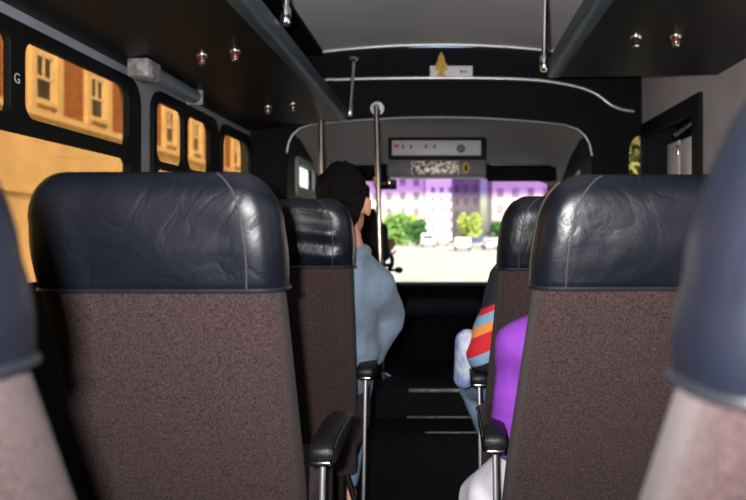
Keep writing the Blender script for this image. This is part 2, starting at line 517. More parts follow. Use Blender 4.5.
# cab shell
CL, CR = -.985, .905
struct(plate('wall_cab_left', [[(YF + .04, .0), (6.5, .0), (6.5, 1.9), (YF + .04, 1.9)], rrect(4.77, 1.317, 5.34, 1.475, .035)], .03, 'x', CL - .015, M['black']))
w5 = struct(plate('window_5', [rrect(4.735, 1.255, 5.375, 1.515, .05), rrect(4.77, 1.317, 5.34, 1.475, .035)], .014, 'x', CL + .009, M['headliner'], bev=.004))
plate('glass_pane', [rrect(4.765, 1.312, 5.345, 1.48, .035)], .004, 'x', CL - .012, M['clear'], w5)
struct(MB().box((CR, YF + .04, 0), (CR + .03, 6.5, 1.9)).build('wall_cab_right', M['black'], smooth=False))
hl = MB()
prof = [(YF + .03, 1.76), (4.9, 1.745), (5.3, 1.665), (5.6, 1.555), (5.82, 1.470)]
nx = 14
rows = []
for y, z in prof:
    row = []
    for i in range(nx + 1):
        x = CL + (CR - CL) * i / nx
        e = abs((x - (CL + CR) / 2) / ((CR - CL) / 2))
        row.append(hl.bm.verts.new((x, y, z - .10 * max(0, e - .55) ** 2 / .2)))
    rows.append(row)
for a, b in zip(rows, rows[1:]):
    for i in range(nx):
        hl.bm.faces.new((a[i], a[i + 1], b[i + 1], b[i]))
struct(hl.build('ceiling', M['headliner']))
# windscreen, raked, in a black rim
WT, WBt = (5.84, 1.475), (6.32, .575)
rk = Vector((0, WT[0] - WBt[0], WT[1] - WBt[1]))
def wpt(x, t):
    return Vector((x, WBt[0] + rk.y * t, WBt[1] + rk.z * t))
ws = MB()
g = [[ws.bm.verts.new(wpt(-.95 + 1.87 * i / 10, t / 6) + Vector((0, .05 * (1 - ((i - 5) / 5) ** 2), 0))) for i in range(11)] for t in range(7)]
for a, b in zip(g, g[1:]):
    for i in range(10):
        ws.bm.faces.new((a[i], a[i + 1], b[i + 1], b[i]))
rim = MB()
for x in (-.96, .93):
    rim.tube([wpt(x, -.03), wpt(x, 1.03)], .035, 8)
rim.tube([wpt(-.96, 1.02), wpt(.93, 1.02)], .03, 8)
w6 = struct(rim.build('window_6', M['black']))
gl = ws.build('glass_pane', M['wind'], w6)
# glass object space: shift so the dye band reads from the sill up
for v in gl.data.vertices:
    v.co.z -= .575
gl.location.z += .575
struct(MB().box((CL, 6.28, 0), (CR, 6.5, .58)).build('wall_cab_front', M['black'], smooth=False))
hd = MB().box((CL, 5.80, 1.46), (CR, 5.95, 1.80))
struct(hd.build('trim_7', M['black'], smooth=False))

# door recess on the right
rc = MB()
rc.box((1.36, 3.30, -.05), (1.39, 4.40, 1.72)); rc.box((XR + .05, 3.34, -.05), (1.37, 3.39, 1.72))
rc.box((XR - .002, 4.28, -.05), (1.37, 4.345, 1.66)); rc.box((XR + .05, 4.345, -.05), (1.37, 4.40, 1.72)); rc.box((XR + .05, 3.34, 1.635), (1.37, 4.40, 1.72))
struct(rc.build('wall_stairwell', M['black'], smooth=False))
lp = [[(3.36, .0), (4.35, .0), (4.35, 1.66), (3.36, 1.66)], [(3.45, .03), (4.30, .03), (4.30, 1.58), (3.45, 1.58)]]
struct(plate('trim_8', lp, .02, 'x', XR - .008, M['winframe'], bev=.004))
dr = struct(MB().box((1.335, 3.45, .02), (1.357, 4.33, 1.60)).build('door_1', M['black'], smooth=False))
MB().box((1.295, 3.83, .05), (1.333, 4.015, 1.525), .008).build('door_leaf', M['doorpaint'], dr)
MB().box((1.295, 4.035, .05), (1.333, 4.25, 1.53), .008).build('door_leaf', M['doorpaint'], dr)
hg = MB()
for z in (.3, .8, 1.2, 1.44):
    hg.box((1.282, 4.01, z), (1.296, 4.04, z + .06), .003)
hg.build('door_hinge', M['chrome'], dr)
MB().tube([(1.30, 3.72, 1.30), (1.30, 3.72, .4)], .012).build('door_handle', M['chrome'], dr)
bar = MB().tube([(1.25, 3.62, 1.585), (1.27, 4.02, 1.555)], .013)
bar.build('door_arm', M['chrome'], dr)


# ------------------------------------------------------------------ luggage racks
def rack(side, xe, y0, y1, label, zw=1.625):
    s = side
    t = thing('luggage_rack', label, 'luggage rack', (s * 1.0, y0, 1.63), 'overhead luggage racks')
    xw = s * 1.188
    shelf = MB().prism([(xw, zw), (s * (abs(xe) + .05), 1.69), (s * (abs(xe) + .05), 1.715), (xw, zw + .025)], 'y', y0, y1)
    shelf.build('rack_shelf', M['rack'], t, smooth=False)
    e = MB()
    e.prism([(xe, 1.70), (s * (abs(xe) + .012), 1.688), (s * (abs(xe) + .052), 1.686), (s * (abs(xe) + .052), 1.70), (s * (abs(xe) + .02), 1.715), (s * (abs(xe) + .02), 1.757), (xe, 1.757)], 'y', y0 - .002, y1 + .004, .004)
    e.build('edge_rail', M['rackedge'], t)
    MB().prism([(xw, zw + .025), (s * (abs(xe) + .05), 1.715), (s * (abs(xe) + .03), 1.755), (xw, 1.755)], 'y', y1 - .02, y1).build('end_panel', M['rack'], t, smooth=False)
    return t
rack(-1, -.592, YB + .01, 4.35, 'black luggage rack with a blue edge above the big bright side windows')
rack(1, .44, YB + .01, 3.17, 'short black luggage rack with a blue edge, ending before the doorway', 1.70)


def rack_light(px, py, label, red, sl):
    z = 1.675 if px < 400 else 1.695
    y = (z - 1.0) * F / (235 - py)
    x = (px - 446) * y / F
    # underside height of the shelf at this x
    xa, xb, zb = 1.188, (.592 + .05 if x < 0 else .44 + .05), 1.69
    za = 1.625 if x < 0 else 1.70
    zz = za + (zb - za) * (xa - abs(x)) / (xa - xb)
    t = thing('reading_light', label, 'light', (x, y, zz), 'reading lights under the luggage racks')
    b = MB()
    b.tube([(x, y, zz), (x, y, zz - .006), (x, y, zz - .012)], [.022, .022, .018], 20)
    b.build('bezel', M['chromewarm'], t)
    c = MB().tube([(x, y, zz - .012), (x, y, zz - .026), (x, y, zz - .034)], [.015, .0155, .012], 18)
    c.build('lamp_barrel', M['redlens'] if red else M['black'], t)
    d = MB().sphere((x, y, zz - .035), .0125, (1, 1, .6))
    d.build('lens', M['chrome'], t)
rack_light(202, 50, 'reddish reading light nearest the camera under the wider rack, wall side', True, True)
rack_light(235, 50, 'reddish reading light nearest the camera under the wider rack, aisle side', True, True)
rack_light(268, 103, 'reading light near the front end of the wider rack, wall side', True, True)
rack_light(293, 103, 'reading light near the front end of the wider rack, aisle side', True, True)
rack_light(636, 35, 'silver-eyed reading light under the shorter rack, aisle side', False, True)
rack_light(676, 35, 'dim reddish reading light under the shorter rack, wall side', True, True)


def hang_post(xt, xb, y0, y1, zt, zb, label):
    t = thing('rack_support_post', label, 'post', (xb, y1, zb), 'chrome rack support posts')
    a, b = Vector((xt, y0, zt)), Vector((xb, y1, zb))
    MB().tube([a, b], .0125, 14).build('tube', M['chrome'], t)
    d = (b - a).normalized()
    MB().tube([a - d * .004, a + d * .01, a + d * .022], [.034, .034, .018], 18).build('flange', M['chrome'], t)
    MB().tube([b - d * .06, b - d * .05, b + d * .0, b + d * .008], [.014, .02, .02, .014], 16).build('collar', M['chrome'], t)
hang_post(-.555, -.575, 4.37, 4.33, 2.06, 1.72, 'chrome post holding the front end of the wider rack, beside the bulkhead')
hang_post(-.57, -.58, 2.60, 2.62, 2.125, 1.765, 'chrome post holding the middle of the wider rack, cut off by the top edge')
hang_post(.42, .415, 3.05, 3.07, 2.13, 1.70, 'chrome post at the front end of the shorter rack')


def stanchion(pt, pb, label):
    t = thing('stanchion', label, 'pole', pb, 'chrome floor to ceiling poles')
    a, b = Vector(pt), Vector(pb)
    MB().tube([b, a], .0165, 16).build('tube', M['chromewarm'], t)
    f = MB()
    f.tube([b, b + Vector((0, 0, .012)), b + Vector((0, 0, .03))], [.05, .05, .02], 18)
    f.build('flange', M['chrome'], t)
    g = MB().tube([a + Vector((0, .075, .0)), a + Vector((0, .055, 0))], .042, 18)
    g.tube([a + Vector((0, .07, 0)), a], .013, 12)
    g.sphere(a, .017)
    g.build('flange', M['chrome'], t)
stanchion((-.415, 4.32, 1.763), (-.375, 4.32, STEP_Z), 'tall steel pole standing in the middle of the view, in front of the windshield')
stanchion((-.745, 4.32, 1.715), (-.735, 4.32, STEP_Z), 'tall steel pole behind the driver, beside the small bright cab window')

# ------------------------------------------------------------------ things on the bulkhead
t = thing('sign', 'white rectangular card with two tiny black marks, standing on the bulkhead moulding', 'sign', (.03, 4.385, 1.955))
a, b = P(430, 77.5, 4.385), P(472.5, 66, 4.385)
MB().box((a.x, 4.380, a.z), (b.x, 4.392, b.z), .0015).build('card', M['white'], t)
mk = MB()
q = P(461.5, 71.5, 4.379); mk.box((q.x - .006, 4.3785, q.z - .007), (q.x + .009, 4.3806, q.z + .007))
q = P(465.5, 71.5, 4.379); mk.box((q.x - .004, 4.3785, q.z - .006), (q.x + .006, 4.3806, q.z + .006))
mk.build('lettering', M['ink'], t, smooth=False)
cx, cz = P(441.3, 64, 4.37).x, P(441, 64, 4.37).z
k = 4.37 / F
half = [(0, 12.5), (2.0, 8.5), (3.8, 4.6), (2.8, 4.2), (5.0, 0.2), (6.3, -1.5), (4.6, -2.0), (6.5, -4.5), (6.0, -5.6), (3.0, -7.0), (2.2, -8.6), (4.4, -10.6), (4.4, -12.2)]
poly = [(cx + x * k, cz + z * k) for x, z in half] + [(cx - x * k, cz + z * k) for x, z in reversed(half[1:])]
o = plate('air_freshener', [poly], .003, 'y', 4.371, M['gold'])
tag(o, 'gold tree-shaped card air freshener in front of the white card', 'air freshener')

# ------------------------------------------------------------------ overhead console, visors, mirror
t = thing('overhead_console', 'black overhead console with a pale switch panel above a speckled radio unit', 'console', (-.06, 4.85, 1.40))
yb = 4.75
def B(x0, y0, x1, y1, d0, d1):
    a, b = P(x0, y1, yb), P(x1, y0, yb)
    return (a.x, yb + d0, a.z), (b.x, yb + d1, b.z)
lo, hi = B(388, 137, 486, 159, 0, .30)
MB().box(lo, hi, .008).build('housing', M['black'], t)
lo, hi = B(392, 140.5, 481, 155.5, -.006, .01)
fp = MB().box(lo, hi, .003).build('faceplate', M['facepl'], t)
for px in (403, 411, 426, 434.5):
    p = P(px, 146.5, yb - .006)
    s = MB().box((p.x - .006, p.y - .016, p.z - .009), (p.x + .006, p.y, p.z + .009), .002)
    s.box((p.x - .002, p.y - .016, p.z - .02), (p.x + .002, p.y, p.z + .005))
    s.build('switch', M['ink'], fp)
p = P(396.5, 146, yb - .006)
MB().box((p.x - .014, p.y - .004, p.z - .010), (p.x + .012, p.y + .002, p.z + .010), .002).build('red_mark', M['red'], fp)
p = P(461, 148.5, yb - .006)
dl = MB().tube([(p.x, p.y, p.z), (p.x, p.y - .02, p.z), (p.x, p.y - .024, p.z)], [.028, .026, .022], 20)
dl.build('dial', M['dial'], fp)
lo, hi = B(388, 159.5, 486, 176.5, .0, .22)
un = MB().box(lo, hi, .006).build('radio_unit', M['unit'], t)
lo, hi = B(411, 161, 459, 174.5, -.008, .01)
MB().box(lo, hi, .003).build('speckled_grille', M['speckle'], un)
p = P(466, 168, yb - .002)
MB().sphere(p, .026, (1, .35, 1.5)).build('yellow_knob', M['yellow'], un)
MB().box((p.x - .010, p.y - .014, p.z - .02), (p.x + .010, p.y + .002, p.z + .02), .003).build('knob_slot', M['ink'], un)

def visor(x0, x1, label):
    t = thing('sun_visor', label, 'sun visor', ((x0 + x1) / 2, 5.55, 1.5), 'cab sun visors')
    MB().box((x0, 5.50, 1.405), (x1, 5.535, 1.545), .016, rot=Matrix.Rotation(radians(-14), 3, 'X'), seg=3).build('visor_flap', M['navyblack'], t)
    MB().tube([(x0 + .03, 5.52, 1.535), (x1 - .03, 5.52, 1.535)], .007).build('visor_rod', M['chrome'], t)
visor(.31, .84, 'dark sun visor between the overhead console and the far pillar')
visor(-.90, -.45, 'dark sun visor above the driver')

t = thing('rear_view_mirror', 'small dark rear-view mirror hanging at the top of the windshield', 'mirror', (-.47, 5.70, 1.40))
MB().box((-.56, 5.66, 1.355), (-.385, 5.69, 1.435), .012, rot=Matrix.Rotation(radians(10), 3, 'X')).build('mirror_housing', M['black'], t)
MB().box((-.552, 5.655, 1.361), (-.393, 5.661, 1.429), .002, rot=Matrix.Rotation(radians(10), 3, 'X')).build('mirror_face', M['mirrorglass'], t)
MB().tube([(-.47, 5.69, 1.40), (-.47, 5.76, 1.45), (-.47, 5.84, 1.50)], .009).build('mirror_stem', M['black'], t)
t = thing('hanging_ornament', 'small yellow and black ornament hanging between the pole and the mirror', 'ornament', (-.50, 5.4, 1.36))
oy = 5.40
a = P(377.5, 186, oy)
MB().sphere(a, .028, (.8, .5, 1.2)).sphere(a + Vector((-.016, 0, .045)), .02, (.9, .5, 1.2)).build('ornament_body', M['yellow'], t)
MB().sphere(a + Vector((.003, 0, -.028)), .02, (.9, .6, .6)).build('ornament_base', M['ink'], t)
MB().tube([a + Vector((-.016, 0, .06)), (a.x - .01, oy + .02, 1.635)], .002, 6).build('string', M['ink'], t)

# grey grab handle on the far pillar
t = thing('grab_handle', 'curved grey grab handle on the cab pillar beyond the big front seat', 'handle', (.88, 4.9, 1.40))
MB().tube(smooth_path([P(577, 186, 4.95), P(578, 176, 4.93), P(583, 170, 4.9), P(590, 165, 4.86), P(600, 157, 4.84)], 24), .02, 12).build('grip', M['facepl'], t)
MB().sphere(P(589, 171, 4.86), .025, (1.1, 1, .8)).build('mount', M['chrome'], t)

# ------------------------------------------------------------------ tube fixture on the left wall
t = thing('tube_fixture', 'short blue grey tube with a scuffed grey end cap, between the two side windows', 'light fixture', (-1.10, 2.95, 1.635))
MB().tube([(-1.10, 2.70, 1.604), (-1.10, 2.72, 1.604), (-1.10, 3.16, 1.604), (-1.10, 3.18, 1.604)], [.026, .031, .031, .026], 18).build('tube', M['fixture'], t)
MB().box((-1.14, 2.585, 1.566), (-1.06, 2.705, 1.634), .010).build('end_cap', M['fixcap'], t)
MB().box((-1.135, 3.17, 1.57), (-1.065, 3.185, 1.635), .003).build('bracket', M['fixcap'], t)


# ------------------------------------------------------------------ seats
def sg(v, e=.72):
    return math.copysign(abs(v) ** e, v)


def ring_pts(w, d, r, nb=16, na=9):
    """section of a padded back: flat back face, rounded sides; y<0 is the side we see"""
    r = min(r, w * .95)
    pts = []
    for i in range(nb):
        pts.append((-(w - r) + 2 * (w - r) * i / (nb - 1), -d))
    for k in range(1, na):
        a = -pi / 2 + pi * k / na
        pts.append((w - r + r * sg(cos(a)), d * sg(sin(a))))
    for i in range(nb):
        pts.append(((w - r) - 2 * (w - r) * i / (nb - 1), d))
    for k in range(1, na):
        a = pi / 2 + pi * k / na
        pts.append((-(w - r) + r * sg(cos(a)), d * sg(sin(a))))
    return pts


def loft(rings, close_top=True, close_bot=True):
    bm = bmesh.new()
    vs = [[bm.verts.new(p) for p in r] for r in rings]
    n = len(vs[0])
    for a, b in zip(vs, vs[1:]):
        for k in range(n):
            bm.faces.new((a[k], a[(k + 1) % n], b[(k + 1) % n], b[k]))
    if close_bot:
        bm.faces.new(list(reversed(vs[0])))
    if close_top:
        bm.faces.new(vs[-1])
    bmesh.ops.remove_doubles(bm, verts=bm.verts, dist=1e-5)
    bmesh.ops.recalc_face_normals(bm, faces=bm.faces[:])
    return bm


HEM, TOP = .908, 1.103
SLOPE = .33

def make_seat(xc, yb, side, label, seed, folds=0.0, W=.21, top=TOP, hem=HEM, slope=.33, lean=0.0, welt=True, cslope=.2, RV=.088, clean=None, seams=(0, 15)):
    """side=+1: aisle is on +x. yb: distance of the seen face at the hem."""
    t = thing('passenger_seat', label, 'seat', (xc, yb + .35, 0), 'high-backed passenger seats')
    D = .062
    def yc(z):
        return yb + D + (HEM - z) * (slope if z < HEM else cslope)
    def xo(z):
        return (lean if z < HEM else (lean if clean is None else clean)) * (z - HEM)
    def ring(w, d, z, r=.050, nz=0.0):
        out = []
        for x, y in ring_pts(w, d, r):
            q = Vector((xc + x + xo(z), yc(z) + y, z))
            out.append(q)
        return out
    # upholstered back
    rings = []
    for i in range(25):
        z = .26 + (hem + .02 - .26) * i / 24
        wz = W - .004 - .012 * max(0, (.55 - z) / .3)
        rings.append(ring(wz, D - .004 + .006 * sin(pi * i / 24), z))
    bm = loft(rings)
    me = bpy.data.meshes.new('backrest'); bm.to_mesh(me); bm.free()
    bk = link('backrest', me, M['fabric'], t); smooth_by_angle(me, 50)
    # side welt on the fabric
    w = MB().tube([rings[i][15] + Vector((0, -.001, 0)) for i in range(0, 25)], .0022, 6)
    w.tube([rings[i][0] + Vector((0, -.001, 0)) for i in range(0, 25)], .0022, 6)
    w.build('welt_seam', M['fabric'], bk)
    # vinyl cap
    rings = []
    prm = []
    H = top - hem
    R = .062
    for i in range(15):
        z = hem + (H - RV) * i / 14
        bulge = .004 * sin(pi * min(1, i / 14 * .9))
        prm.append((W + bulge, D + .002 + bulge - (.004 if i == 0 else 0), z))
    for k in range(1, 10):
        a = pi / 2 * k / 9
        prm.append((W + .002 - R + R * cos(a), max((D + .003) * cos(a) ** .6, .003), top - RV + RV * sin(a)))
    for w_, d_, z_ in prm:
        rings.append(ring(w_, d_, z_))
    # soft puckers
    for j, rg in enumerate(rings):
        for i, q in enumerate(rg):
            n = noise.noise(Vector((q.x * 9 + seed, q.z * 12, seed * 1.7))) * .0035
            n += noise.noise(Vector((q.x * 26 + seed, q.z * 34, seed * .7))) * .0012
            if folds and i < 16:
                u = (q.x - xc) / W
                f = sin((q.z - hem) * 95 + u * 2.6) * folds * max(0, .2 + u)
                n += f
            if j < len(rings) - 3:
                q.y += n if i < 16 else 0
                if i >= 16: q.y -= n * .5
    bm = loft(rings)
    me = bpy.data.meshes.new('headrest_cover'); bm.to_mesh(me); bm.free()
    cp = link('headrest_cover', me, vinyl('navy_vinyl_%d' % seed, seed * 1.3), t); smooth_by_angle(me, 60)
    # seams over the cap
    for idx in seams:
        MB().tube([rings[j][idx] + Vector((0, -.0008, 0)) for j in range(0, len(rings) - 2)], .0018, 6).build('seam', M['seam'], cp)
    hemr = [Vector((q.x, q.y, hem + .002)) for q in rings[0]]
    hemr = [Vector((xc + (q.x - xc) * 1.006, yc(hem) + (q.y - yc(hem)) * 1.05, q.z)) for q in hemr]
    MB().tube(hemr, .0042, 8, closed=True).build('hem_piping', M['piping'], cp)
    # olive edge welt on the aisle flank
    if welt:
        idx = 15 + 5 if side > 0 else (16 + 8 + 16 + 3)
        ol = [rings[j][idx] + Vector((side * .0005, 0, 0)) for j in range(0, len(rings) - 3)]
        MB().tube(ol, .0022 if yb > .6 else .0008, 6).build('edge_welt', M['olive'], cp)
    # cushion
    y0 = yc(.45) + .045
    cu = []
    for j in range(9):
        a = pi * j / 8
        z = .395 - .075 * cos(a)
        s = sin(a) ** .35 if 0 < a < pi else .0
        e = .94 + .06 * s
        cu.append([Vector((xc + x * e, y0 + .215 + y * e, z)) for x, y in ring_pts(W, .215, .05)])
    bm = loft(cu)
    me = bpy.data.meshes.new('seat_cushion'); bm.to_mesh(me); bm.free()
    link('seat_cushion', me, M['fabric'], t); smooth_by_angle(me, 50)
    # frame
    fr = MB()
    fr.box((xc - .19, y0 - .02, .28), (xc + .19, y0 + .40, .322), .006)
    fr.build('seat_frame', M['black'], t)
    for sx in (-.14, .14):
        lg = MB().tube([(xc + sx, y0 + .05, .29), (xc + sx, y0 + .05, .0)], .018, 10)
        lg.build('leg', M['black'], t)
        lg = MB().tube([(xc + sx, y0 + .34, .29), (xc + sx, y0 + .34, .0)], .018, 10)
        lg.build('leg', M['black'], t)
    # armrest on the aisle side
    ax = xc + side * (W + .006) + xo(.55) + side * .004
    ay = yc(.55) + .13
    ar = MB()
    prof = [(ay - .03, .545), (ay + .0, .530), (ay + .10, .532), (ay + .25, .540), (ay + .285, .558), (ay + .27, .578), (ay + .18, .588), (ay + .02, .590), (ay - .03, .578)]
    ar.prism(prof, 'x', ax - .027, ax + .027, .012)
    pad = ar.build('armrest', M['armpad'], t)
    ed = MB().tube(smooth_path([Vector((ax + side * .0275, y, z)) for y, z in [(ay - .02, .575), (ay + .03, .583), (ay + .17, .581), (ay + .255, .572), (ay + .275, .560)]], 16), .0024, 6)
    ed.build('armrest_piping', M['olive'], pad)
    MB().box((ax - .02, ay - .037, .541), (ax + .02, ay - .026, .550), .002).build('clip', M['chrome'], pad)
    MB().tube([(ax, ay - .005, .538), (ax - side * .006, ay - .03, .05)], .006, 10).build('armrest_strut', M['alu'], t)
    MB().tube([(ax - side * .006, ay - .028, .07), (ax - side * .08, ay - .0, .29)], .009, 8).build('brace', M['black'], t)
    return t

make_seat(-.503, .425, +1, 'blurred seat back cut off by the left edge of the photo, window row', 1, slope=.38, lean=-.10, welt=False, RV=.12, clean=-.03)
make_seat(-.471, 1.165, +1, 'large brown seat back with a full navy cap, in front of the bright side windows', 2, slope=.32, lean=-.03, welt=False, W=.201, seams=(15,))
make_seat(-.478, 2.03, +1, 'seat with deeply puckered black cap, occupied by the person in the denim shirt', 3, folds=.006, slope=.30, welt=False)
make_seat(.3545, .378, -1, 'blurred seat back nearest the camera, cut off by the right edge', 4, top=1.118, slope=.42, lean=.16, RV=.15, clean=.06, welt=False)
make_seat(.360, 1.215, -1, 'brown seat back with a shiny seam on its cap, hiding the person in purple', 5, slope=.40, lean=.10)
make_seat(.350, 1.90, -1, 'seat seen narrow at the aisle, occupied by the person in the striped jacket', 6, slope=.36, lean=.08)

# driver's seat
t = thing('driver_seat', 'dark bucket seat of the driver inside the cab', 'seat', (-.62, 4.85, STEP_Z))
x, y = -.62, 4.72
rg = []
for i in range(17):
    z = .55 + .62 * i / 16
    w = .23 if i < 13 else .23 - .07 * (i - 12) / 4
    rg.append([Vector((x + a, y + b - .12 * (z - .6), z)) for a, b in ring_pts(w, .055 if i < 15 else .055 - .015 * (i - 14), .05)])
bm = loft(rg); me = bpy.data.meshes.new('backrest'); bm.to_mesh(me); bm.free(); link('backrest', me, M['matte'], t)
MB().box((x - .24, y + .03, .48), (x + .24, y + .50, .60), .04).build('seat_cushion', M['matte'], t)
MB().box((x - .18, y + .05, STEP_Z), (x + .18, y + .45, .49), .01).build('pedestal', M['black'], t)
MB().box((x - .13, y - .115, 1.19), (x + .13, y - .02, 1.33), .03).build('headrest', M['matte'], t)

# dashboard, engine cover, steering wheel
t = thing('dashboard', 'black dashboard below the windshield', 'dashboard', (-.03, 6.0, STEP_Z))
d = MB().prism([(5.72, .60), (5.70, .575), (5.74, .30), (5.95, .20), (6.27, .20), (6.27, .585), (6.0, .612)], 'x', CL + .003, CR - .003, .008)
d.build('dash_shell', M['dash'], t)
MB().box((-.26, 5.685, .34), (.10, 5.72, .52), .01).build('instrument_panel', M['dash'], t)
t = thing('engine_cover', 'low black engine cover between the cab seats', 'engine cover', (-.03, 5.1, STEP_Z))
MB().prism([(4.75, STEP_Z), (4.85, .46), (5.66, .52), (5.66, STEP_Z)], 'x', -.30, .26, .03).build('cover_shell', M['dash'], t)

t = thing('steering_wheel', 'black steering wheel with a column lever, in front of the driver', 'steering wheel', (-.60, 5.62, .60))
wc = Vector((-.60, 5.33, .80))
ax_ = Vector((0, -.62, .78)).normalized()
u_ = Vector((1, 0, 0)); v_ = ax_.cross(u_).normalized()
MB().tube([wc + (u_ * cos(2 * pi * k / 40) + v_ * sin(2 * pi * k / 40)) * .205 for k in range(40)], .016, 10, closed=True).build('rim', M['black'], t)
for an in (10, 170, 90):
    a = radians(an)
    MB().tube([wc - ax_ * .03, wc + (u_ * cos(a) - v_ * sin(a)) * .2], .014, 8).build('spoke', M['black'], t)
MB().sphere(wc - ax_ * .03, .06, (1, 1, .6)).build('hub', M['black'], t)
MB().tube([wc - ax_ * .04, wc - ax_ * .50], .035, 12).build('column', M['black'], t)
lv = MB().tube([wc - ax_ * .12, (-.36, 5.38, .745)], .009, 8)
lv.sphere((-.352, 5.38, .740), .028, (1.2, 1, .85))
lv.build('column_lever', M['black'], t)


# ------------------------------------------------------------------ people
def remesh(name, bm, voxel, smooth, m, parent):
    me = bpy.data.meshes.new(name + '_raw'); bm.to_mesh(me); bm.free()
    ob = bpy.data.objects.new(name + '_raw', me); COL.objects.link(ob)
    r = ob.modifiers.new('r', 'REMESH'); r.mode = 'VOXEL'; r.voxel_size = voxel
    s = ob.modifiers.new('s', 'SMOOTH'); s.factor = .5; s.iterations = smooth
    dg = bpy.context.evaluated_depsgraph_get()
    out = bpy.data.meshes.new_from_object(ob.evaluated_get(dg))
    bpy.data.objects.remove(ob); bpy.data.meshes.remove(me)
    out.name = name
    return link(name, out, m, parent)


def ball(bm, c, r, sc=(1, 1, 1), rot=None, sub=2):
    mt = Matrix.Translation(c) @ (rot.to_4x4() if rot is not None else Matrix()) @ Matrix.Diagonal((*sc, 1))
    bmesh.ops.create_icosphere(bm, subdivisions=sub, radius=r, matrix=mt)


def limb(bm, p0, r0, p1, r1, sub=2):
    p0, p1 = Vector(p0), Vector(p1)
    L = (p1 - p0).length
    n = max(2, int(L / (min(r0, r1) * .45)))
    for i in range(n + 1):
        f = i / n
        ball(bm, p0.lerp(p1, f), r0 + (r1 - r0) * f, sub=sub)


def hand(bm, w, f, n, curl=35, left=False, k=1.0):
    """palm, four unequal bent fingers and a thumb; f: along the hand, n: out of the palm"""
    w, f = Vector(w), Vector(f).normalized()
    n = (Vector(n) - f * Vector(n).dot(f)).normalized()
    s = f.cross(n) * (-1 if left else 1)
    for a in range(4):
        for b in range(5):
            ball(bm, w + f * (.012 + .018 * b) * k + s * (-.027 + .018 * a) * k, .0125 * k, sub=1)
    for a, (ln, st) in enumerate(((.068, .083), (.078, .088), (.073, .085), (.057, .078))):
        p = w + f * st * k + s * (-.030 + .020 * a) * k
        ang = curl * .55
        for j, fr in enumerate((.45, .32, .23)):
            d = (f * cos(radians(ang)) + n * sin(radians(ang)))
            q = p + d * ln * fr * k
            limb(bm, p, (.0092 - .0008 * j) * k, q, (.0086 - .0010 * j) * k, sub=1)
            p = q; ang += curl
    p = w + f * .025 * k - s * .030 * k
    for j, (ln, d) in enumerate(((.042, f * .55 - s * .75 + n * .35), (.032, f * .8 - s * .35 + n * .5), (.026, f * .85 + n * .55))):
        q = p + Vector(d).normalized() * ln * k
        limb(bm, p, (.0125 - .0015 * j) * k, q, (.0115 - .0015 * j) * k, sub=1)
        p = q


